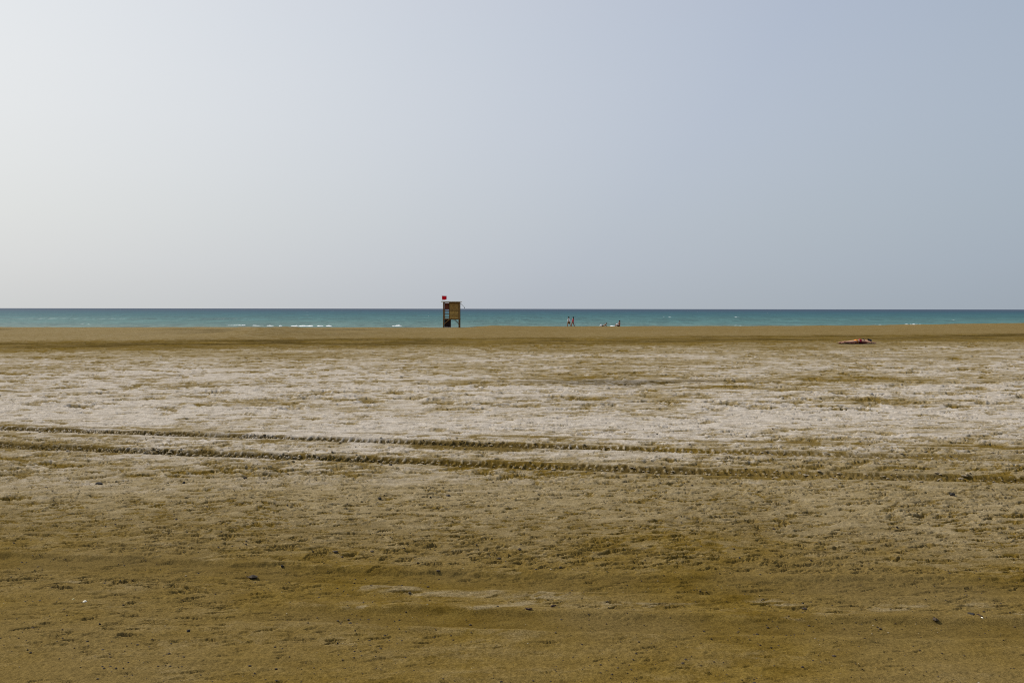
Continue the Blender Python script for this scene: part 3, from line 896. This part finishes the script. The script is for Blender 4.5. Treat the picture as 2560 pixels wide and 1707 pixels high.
def dress_mesh(J, name):
    k = J['k']; c = Chain()
    B = c.add(J['chest'], (.20 * k, .165 * k))
    W = c.add(J['waist'], (.18 * k, .155 * k), B)
    P = c.add(J['pelvis'], (.20 * k, .18 * k), W)
    mid = (J['kneeL'] + J['kneeR'] + J['hipL'] + J['hipR']) / 4
    c.add(J['pelvis'].lerp(mid, .9), (.185 * k, .175 * k), P)
    c.add(J['neck'] - (J['neck'] - J['chest']) * .35, (.10 * k, .09 * k), B)
    for s in 'LR':
        sh = c.add(J['shoulder' + s], .066 * k, B)
        c.add(J['shoulder' + s].lerp(J['elbow' + s], .8), .055 * k, sh)
    return skin_mesh(name, c.v, c.e, c.r)

def hair_mesh(J, name, length=0.0):
    k = J['k']; c = Chain(); f = J['fwd']; up = (J['crown'] - J['skull']).normalized()
    a = c.add(J['skull'] - f * .030 * k + up * .02 * k, (.098 * k, .090 * k))
    c.add(J['crown'] - f * .012 * k + up * .012 * k, (.072 * k, .075 * k), a)
    b = c.add(J['skull'] - f * .055 * k - up * .05 * k, (.075 * k, .060 * k), a)
    if length: c.add(J['skull'] - f * .07 * k - up * (.07 + length) * k, (.065 * k, .035 * k), b)
    return skin_mesh(name, c.v, c.e, c.r)

def eyes(J, parent):
    k = J['k']; f = J['fwd']; up = (J['crown'] - J['skull']).normalized(); side = (J['shoulderL'] - J['shoulderR']).normalized()
    for sg in (1, -1):
        bm = bmesh.new(); bmesh.ops.create_icosphere(bm, subdivisions=1, radius=.012 * k)
        bmesh.ops.translate(bm, vec=J['skull'] + f * .084 * k + side * .030 * sg * k + up * .012 * k, verts=bm.verts)
        obj('eye', bm, M['eye'], parent)
    bm = bmesh.new()
    p0 = J['skull'] + f * .083 * k - up * .055 * k
    tube(bm, [p0 - side * .024 * k, p0 + f * .004 * k, p0 + side * .024 * k], [.004 * k, .007 * k, .004 * k], 6)
    obj('mouth', bm, M['skin_red'], parent)

def person(label, J, loc, yaw, skin, clothes, hair, group=None, hairlen=0.0):
    t = thing('person', label, 'person', loc, yaw, group)
    obj('body', body_mesh(J), M[skin], t)
    obj('hair', hair_mesh(J, 'hair', hairlen), M[hair], t)
    eyes(J, t)
    for nm, me, mt in clothes: obj(nm, me, M[mt], t)
    return t

# the two walkers beyond the crest
def lowest(J): return min(J['toeL'].z, J['toeR'].z, J['ankleL'].z, J['ankleR'].z) - .03
WY = 147.0
wx = (1422.0 - 1280) / 2130 * WY
J = kin((0, 0, .93), 3, ((22, 6), (-18, -30)), ((-20, 4), (22, 44)), 4, 1.08, (.05, .05), (.30, .30)); J['w'] = 1.25
zg = gz(wx, WY)
person('person with dark hair in a white shirt and brown shorts walking left along the shore', J, (wx, WY, zg - lowest(J) + .0), R(142), 'skin_tan',
       [('shirt', shirt_mesh(J, 'shirt', 1.55, .75, -.09), 'white_cloth'), ('shorts', shorts_mesh(J, 'shorts', .8, 1.45), 'brown_cloth')], 'hair_dark', 'pair walking along the shore')
wx2 = (1431.8 - 1280) / 2130 * (WY + .5)
J = kin((0, 0, .92), -9, ((22, 4), (-16, -36)), ((-16, 8), (20, 44)), 10, 1.08, (.05, .05), (.28, .28)); J['w'] = 1.25
person('person in a pink red cover-up walking beside the one in white', J, (wx2, WY + .5, gz(wx2, WY + .5) - lowest(J)), R(150), 'skin_tan',
       [('cover_up', dress_mesh(J, 'cover_up'), 'pink_cloth')], 'hair_dark', 'pair walking along the shore', .10)

# seated bather with bare reddened back, something white in the hands
SY_ = 138.0
sx_ = (1548.3 - 1280) / 2130 * SY_
J = kin((0, 0, .13), -4, ((112, 28), (105, 22)), ((40, 78), (36, 80)), 16, 1.16, (.25, .25), (.2, .2))
person('person with a bare reddened back in dark shorts sitting on the sand crest', J, (sx_, SY_, gz(sx_, SY_) + .01), R(146), 'skin_red',
       [('shorts', shorts_mesh(J, 'shorts', .6), 'black_cloth')], 'hair_brown')
def lump(name, loc, size, m, label, cat, seed, flat=1.0):
    bm = bmesh.new(); bmesh.ops.create_icosphere(bm, subdivisions=3, radius=1)
    rr = random.Random(seed); ph = [rr.uniform(0, 6) for _ in range(6)]
    for v in bm.verts:
        c = v.co.copy()
        f = 1 + .16 * math.sin(3.1 * c.x + ph[0]) * math.sin(2.7 * c.y + ph[1]) + .10 * math.sin(6 * c.z + 5 * c.x + ph[2])
        v.co = Vector((c.x * size[0] * f, c.y * size[1] * f, max(c.z, -.55) * size[2] * f))
    o = smooth(obj(name, bm, M[m]))
    o.location = loc
    return tag(o, label, cat)
d_ = 138.0
wxp = (1543.0 - 1280) / 2130 * d_
lump('towel', (wxp, d_ - .1, gz(wxp, d_) + .40), (.13, .11, .13), 'white_cloth', 'white rolled towel held in the lap of the seated bather', 'towel', 3)
# reclining bather beyond the crest
RY = 139.0
rx_ = (1508.0 - 1280) / 2130 * RY
J = kin((0, 0, .13), -58, ((80, 70), (96, 40)), ((-30, -66), (-10, -44)), 40, 1.02, (.14, .14))
person('person with fair hair in dark trunks reclining low behind the sand crest', J, (rx_, RY, gz(rx_, RY) - .02), R(176), 'skin_tan',
       [('trunks', shorts_mesh(J, 'trunks', .55), 'black_cloth')], 'hair_blond')
wxp = (1502.0 - 1280) / 2130 * 138.6
lump('beach_bag', (wxp, 138.4, gz(wxp, 138.4) + .14), (.17, .14, .22), 'white_cloth', 'white beach bag at the feet of the reclining bather', 'bag', 8)

# sunbather lying face down on a dark towel at the far side of the flat
LY = 47.0
def lx(px): return (px - 1280) / 2130 * LY
LX = lx(2143)
LZ = gz(LX, LY)
bm = bmesh.new()
nx, ny = 26, 12
g_ = []
for i in range(nx + 1):
    row = []
    for j in range(ny + 1):
        qx = -1.0 + 1.85 * i / nx; qy = -.42 + .80 * j / ny
        z = max(gz(LX + qx, LY + qy) - LZ, -.02) + .035 + .018 * math.sin(9 * qx + 4 * qy) * math.sin(7 * qy) + (.055 + .03 * math.sin(6 * qx + 1) + .02 * math.sin(15 * qx)) * max(0.0, 1 - ((qy + .36) / .09) ** 2) * (1 if -.8 < qx < .5 else .3)
        row.append(bm.verts.new((qx + .04 * math.sin(5 * qy), qy + .03 * math.sin(4 * qx), z)))
    g_.append(row)
for i in range(nx):
    for j in range(ny): bm.faces.new((g_[i][j], g_[i + 1][j], g_[i + 1][j + 1], g_[i][j + 1]))
bmesh.ops.solidify(bm, geom=bm.faces, thickness=-0.02)
tw_o = smooth(obj('beach_towel', bm, M['maroon_towel'])); tw_o.location = (LX, LY, LZ)
tag(tw_o, 'dark maroon beach towel spread under the lying sunbather', 'towel')
V = Vector
J = {'k': 1.04, 'pelvis': V((0, 0, .155)), 'waist': V((.15, 0, .15)), 'chest': V((.36, 0, .16)), 'neck': V((.55, 0, .165)),
     'skull': V((.70, -.01, .15)), 'crown': V((.79, -.01, .15)), 'fwd': V((.05, -.5, -.86)).normalized(),
     'hipL': V((-.03, .10, .14)), 'kneeL': V((-.45, .14, .10)), 'ankleL': V((-.85, .17, .09)), 'toeL': V((-1.0, .18, .07)),
     'hipR': V((-.03, -.10, .14)), 'kneeR': V((-.46, -.15, .11)), 'ankleR': V((-.84, -.20, .085)), 'toeR': V((-.99, -.21, .07)),
     'shoulderL': V((.49, .18, .15)), 'elbowL': V((.70, .34, .09)), 'wristL': V((.90, .20, .07)),
     'shoulderR': V((.49, -.18, .15)), 'elbowR': V((.68, -.34, .09)), 'wristR': V((.90, -.22, .07))}
def wrap_mesh(a, b, ra, rb, zmin=.02):
    """cloth lying round the trunk between two points of its axis"""
    c = Chain(); p = c.add(a, ra); m_ = c.add(V(a).lerp(V(b), .5), tuple((ra[i] + rb[i]) / 2 * 1.05 for i in (0, 1)), p); c.add(b, rb, m_)
    return skin_mesh('wrap', c.v, c.e, c.r, 0, 1)
for kk in J:
    if isinstance(J[kk], Vector) and kk != 'fwd': J[kk] = V((J[kk].x * .95, J[kk].y, J[kk].z * .92))
t = person('sunbather lying face down on a dark towel at the far edge of the salt flat', J, (LX, LY, LZ + .0), R(0), 'skin',
           [('bikini_bottom', shorts_mesh(J, 'bikini_bottom', .30, 1.22, .0), 'orange_cloth'),
            ('waist_cloth', wrap_mesh((.05, 0, .14), (.27, 0, .14), (.165, .140), (.165, .135)), 'wine_cloth'),
            ('bikini_strap', wrap_mesh((.31, 0, .15), (.385, 0, .15), (.185, .150), (.185, .150)), 'black_cloth')], 'hair_dark')

# ------------------------------------------------------------------ stones and strandings lying about
def stone_mesh(seed, sx, sy, sz, sub=2):
    rr = random.Random(seed); bm = bmesh.new()
    bmesh.ops.create_icosphere(bm, subdivisions=sub, radius=1)
    pl = [(Vector((rr.gauss(0, 1), rr.gauss(0, 1), rr.gauss(0, 1))).normalized(), rr.uniform(.45, .85)) for _ in range(9)]
    for v in bm.verts:
        for nrm_, d in pl:
            e = v.co.dot(nrm_) - d
            if e > 0: v.co -= nrm_ * e
        v.co = Vector((v.co.x * sx, v.co.y * sy, v.co.z * sz))
    me = bpy.data.meshes.new('stone'); bm.to_mesh(me); bm.free()
    return me
def put(name, me, m, px, py, sink, label, cat, rz=0.0, group=None, up=0.0):
    q = at(px, py); z = gz(*q)
    q = at(px, py, z); z = gz(*q)
    o = obj(name, me, M[m]); o.location = (q[0], q[1], z + up - sink); o.rotation_euler = (0, 0, rz)
    return tag(o, label, cat, group)
def ppm(py): return (py - 771.9) / EYE            # photograph pixels per metre at this row
DG = 'dark stones strewn over the salt flat'
for px, py, w, hh, lab in (
        (240, 1213, 17, 9, 'largest dark stone on the crust, pointed, far left below the tyre tracks'),
        (413, 1212, 6, 4, 'tiny dark stone just left of the rounder one below the tyre tracks'),
        (454, 1212, 9, 7, 'rounded dark stone right of the large pointed one, below the tracks'),
        (948, 1251, 11, 7, 'oval dark stone lying alone left of the middle, well below the tracks'),
        (1075, 1246, 6, 5, 'small dark stone between the oval stone and the flat one mid-flat'),
        (1120, 1240, 10, 5, 'flat dark stone close to the middle, right of the oval one'),
        (975, 1164, 9, 4, 'dark stone touching the near edge of the nearer tyre track'),
        (2391, 1241, 13, 8, 'dark stone far right, standing out on the pale ground under the tracks'),
        (700, 1429, 8, 6, 'dark stone beside the smooth old wheel mark in the brown foreground'),
        (778, 1386, 6, 5, 'small dark stone among the broken crust above the old wheel mark'),
        (1856, 1408, 6, 5, 'dark stone in the dimpled brown sand, right of the middle'),
        (460, 1589, 9, 7, 'dark stone in the smooth brown sand of the lower left'),
        (236, 1570, 6, 4, 'little dark stone at lower left, below the white shell'),
        (2017, 1517, 6, 4, 'small dark stone beside the pale salt tongues at right'),
        (839, 1620, 5, 4, 'tiny dark stone near the bottom, left of the middle')):
    s = ppm(py)
    me = stone_mesh(int(px), w / s / 2 * 1.25, w / s / 2 * 1.1, hh / s / 2 * 1.35)
    put('stone', me, 'basalt', px, py, -hh / s * .25, lab, 'stone', px * .37, DG)

def stick(px, py, L, r, m, name, label, cat, rz, bend=.15, seed=1):
    bm = bmesh.new(); rr = random.Random(seed)
    pts = [(L * (i / 6 - .5), L * bend * math.sin(i * 1.1 + seed), r * .6 + rr.uniform(0, r * .6)) for i in range(7)]
    tube(bm, pts, [r * q for q in (.5, .9, 1, 1.1, .9, .8, .4)], 7)
    me = bpy.data.meshes.new(name); bm.to_mesh(me); bm.free()
    return smooth(put(name, me, m, px, py, 0, label, cat, rz))
stick(1324, 1532, .046, .0055, 'driftwood', 'driftwood', 'short dark reddish driftwood stick below the pale salt tongues at mid picture', 'driftwood', R(-6), .06, 2)
stick(1385, 1524, .040, .006, 'driftwood', 'driftwood', 'short blackish stick right of the reddish one, tilted up to the right', 'driftwood', R(30), .08, 4)
stick(2466, 1548, .045, .003, 'driftwood', 'twig', 'thin dark twig slanting beside the black scrap at the right edge', 'twig', R(-62), .12, 6)
s = ppm(1545)
me = stone_mesh(77, 8 / s * 1.2, 5 / s * 3, 3 / s)
put('seaweed_scrap', me, 'basalt', 2446, 1544, -.002, 'flat black scrap of dried weed under a pale salt ridge at the right edge', 'seaweed', .2)

def shell_mesh(a, b, c):
    bm = bmesh.new(); n = 14
    ctr = bm.verts.new((0, 0, c)); ring = []
    for k in range(n):
        t_ = 2 * math.pi * k / n
        ring.append((bm.verts.new((a * .55 * math.cos(t_), b * .55 * math.sin(t_), c * (.8 + .1 * (k % 2)))), bm.verts.new((a * math.cos(t_), b * math.sin(t_), 0))))
    for k in range(n):
        p, q = ring[k], ring[(k + 1) % n]
        bm.faces.new((ctr, p[0], q[0])); bm.faces.new((p[0], p[1], q[1], q[0]))
    bm.faces.new([r[1] for r in ring][::-1])
    me = bpy.data.meshes.new('shell'); bm.to_mesh(me); bm.free(); return me
s = ppm(1511)
put('shell', shell_mesh(5 / s, 5.5 / s, 2.5 / s), 'shell', 199.5, 1512, -.001, 'bright white shell fragment on smooth brown sand at lower left', 'shell', .1)
put('straw', shell_mesh(3.6 / s, 3 / s, 1.6 / s), 'straw', 170.5, 1505, -.001, 'yellowish bit of straw left of the white shell fragment', 'straw', .5)
s = ppm(1552)
put('shell', shell_mesh(2.4 / s, 4 / s, 1.6 / s), 'shell', 2472, 1552, -.001, 'tiny white shell fragment right of the dark twig at the right edge', 'shell', .1)

# loose grit: one object, nobody could count it
def scatter(name, n, ymin, ymax, size, m, seed, where=None, bias=1.5, fl=.7):
    rg = np.random.default_rng(seed)
    yd = ymin + (ymax - ymin) * rg.random(n) ** bias
    xd = (rg.random(n) * 2 - 1) * .66 * (yd + 1.5)
    if where is not None: xd, yd = where(rg, n)
    cl = fbm(xd * 1.2, yd * 1.5, 3, seed) if where is None else np.ones(len(xd))
    keep = rg.random(len(xd)) < sstep(-.35, .3, cl)
    xd, yd = xd[keep], yd[keep]; n = len(xd)
    ii = np.clip(np.searchsorted(YS, yd), 0, len(YS) - 1)
    jj = np.clip(np.searchsorted(US, xd / FACT[ii]), 0, len(US) - 1)
    zd = Z[ii, jj]
    ico = np.array([(0, 0, 1), (.89, 0, .3), (.28, .85, .35), (-.72, .53, .25), (-.72, -.53, .3), (.28, -.85, .28), (.1, .05, -.8)])
    tri = np.array([(0, 1, 2), (0, 2, 3), (0, 3, 4), (0, 4, 5), (0, 5, 1), (6, 2, 1), (6, 3, 2), (6, 4, 3), (6, 5, 4), (6, 1, 5)])
    sz_ = size * np.exp(rg.normal(0, .45, n))
    jit = 1 + .35 * (rg.random((n, 7, 3)) - .5)
    an = rg.random(n) * 6.28; c, s_ = np.cos(an), np.sin(an)
    v = ico[None] * jit
    vx = v[..., 0] * c[:, None] - v[..., 1] * s_[:, None]; vy = v[..., 0] * s_[:, None] + v[..., 1] * c[:, None]
    co = np.stack([vx * sz_[:, None] * 1.2 + xd[:, None], vy * sz_[:, None] + yd[:, None], v[..., 2] * sz_[:, None] * fl + zd[:, None] + sz_[:, None] * .15], -1)
    me = bpy.data.meshes.new(name)
    f = (tri[None] + (np.arange(n) * 7)[:, None, None]).reshape(-1, 3)
    me.from_pydata(co.reshape(-1, 3).tolist(), [], f.tolist())
    return tag(obj(name, me, M[m]), kind='stuff')
scatter('grit', 9000, 3.6, 9.0, .0036, 'pebble_dark', 201, None, 1.2)
scatter('grit', 900, 6.0, 14, .007, 'pebble_dark', 202, None, 1.2)
scatter('shell_grit', 700, 3.6, 7.5, .0026, 'pebble_pale', 203, None, 1.2)
def along(poly, w):
    def f(rg, n):
        xs = rg.uniform(-9.5, 8.0, n); xx = poly[:, 0]
        return xs, np.interp(xs, xx, poly[:, 1]) + rg.normal(0, w, n)
    return f
scatter('sand_clods', 900, 0, 0, .011, 'clod', 205, along(TR_NEAR, .17), 1, .6)
scatter('sand_clods', 900, 0, 0, .011, 'clod', 206, along(TR_FAR, .17), 1, .6)
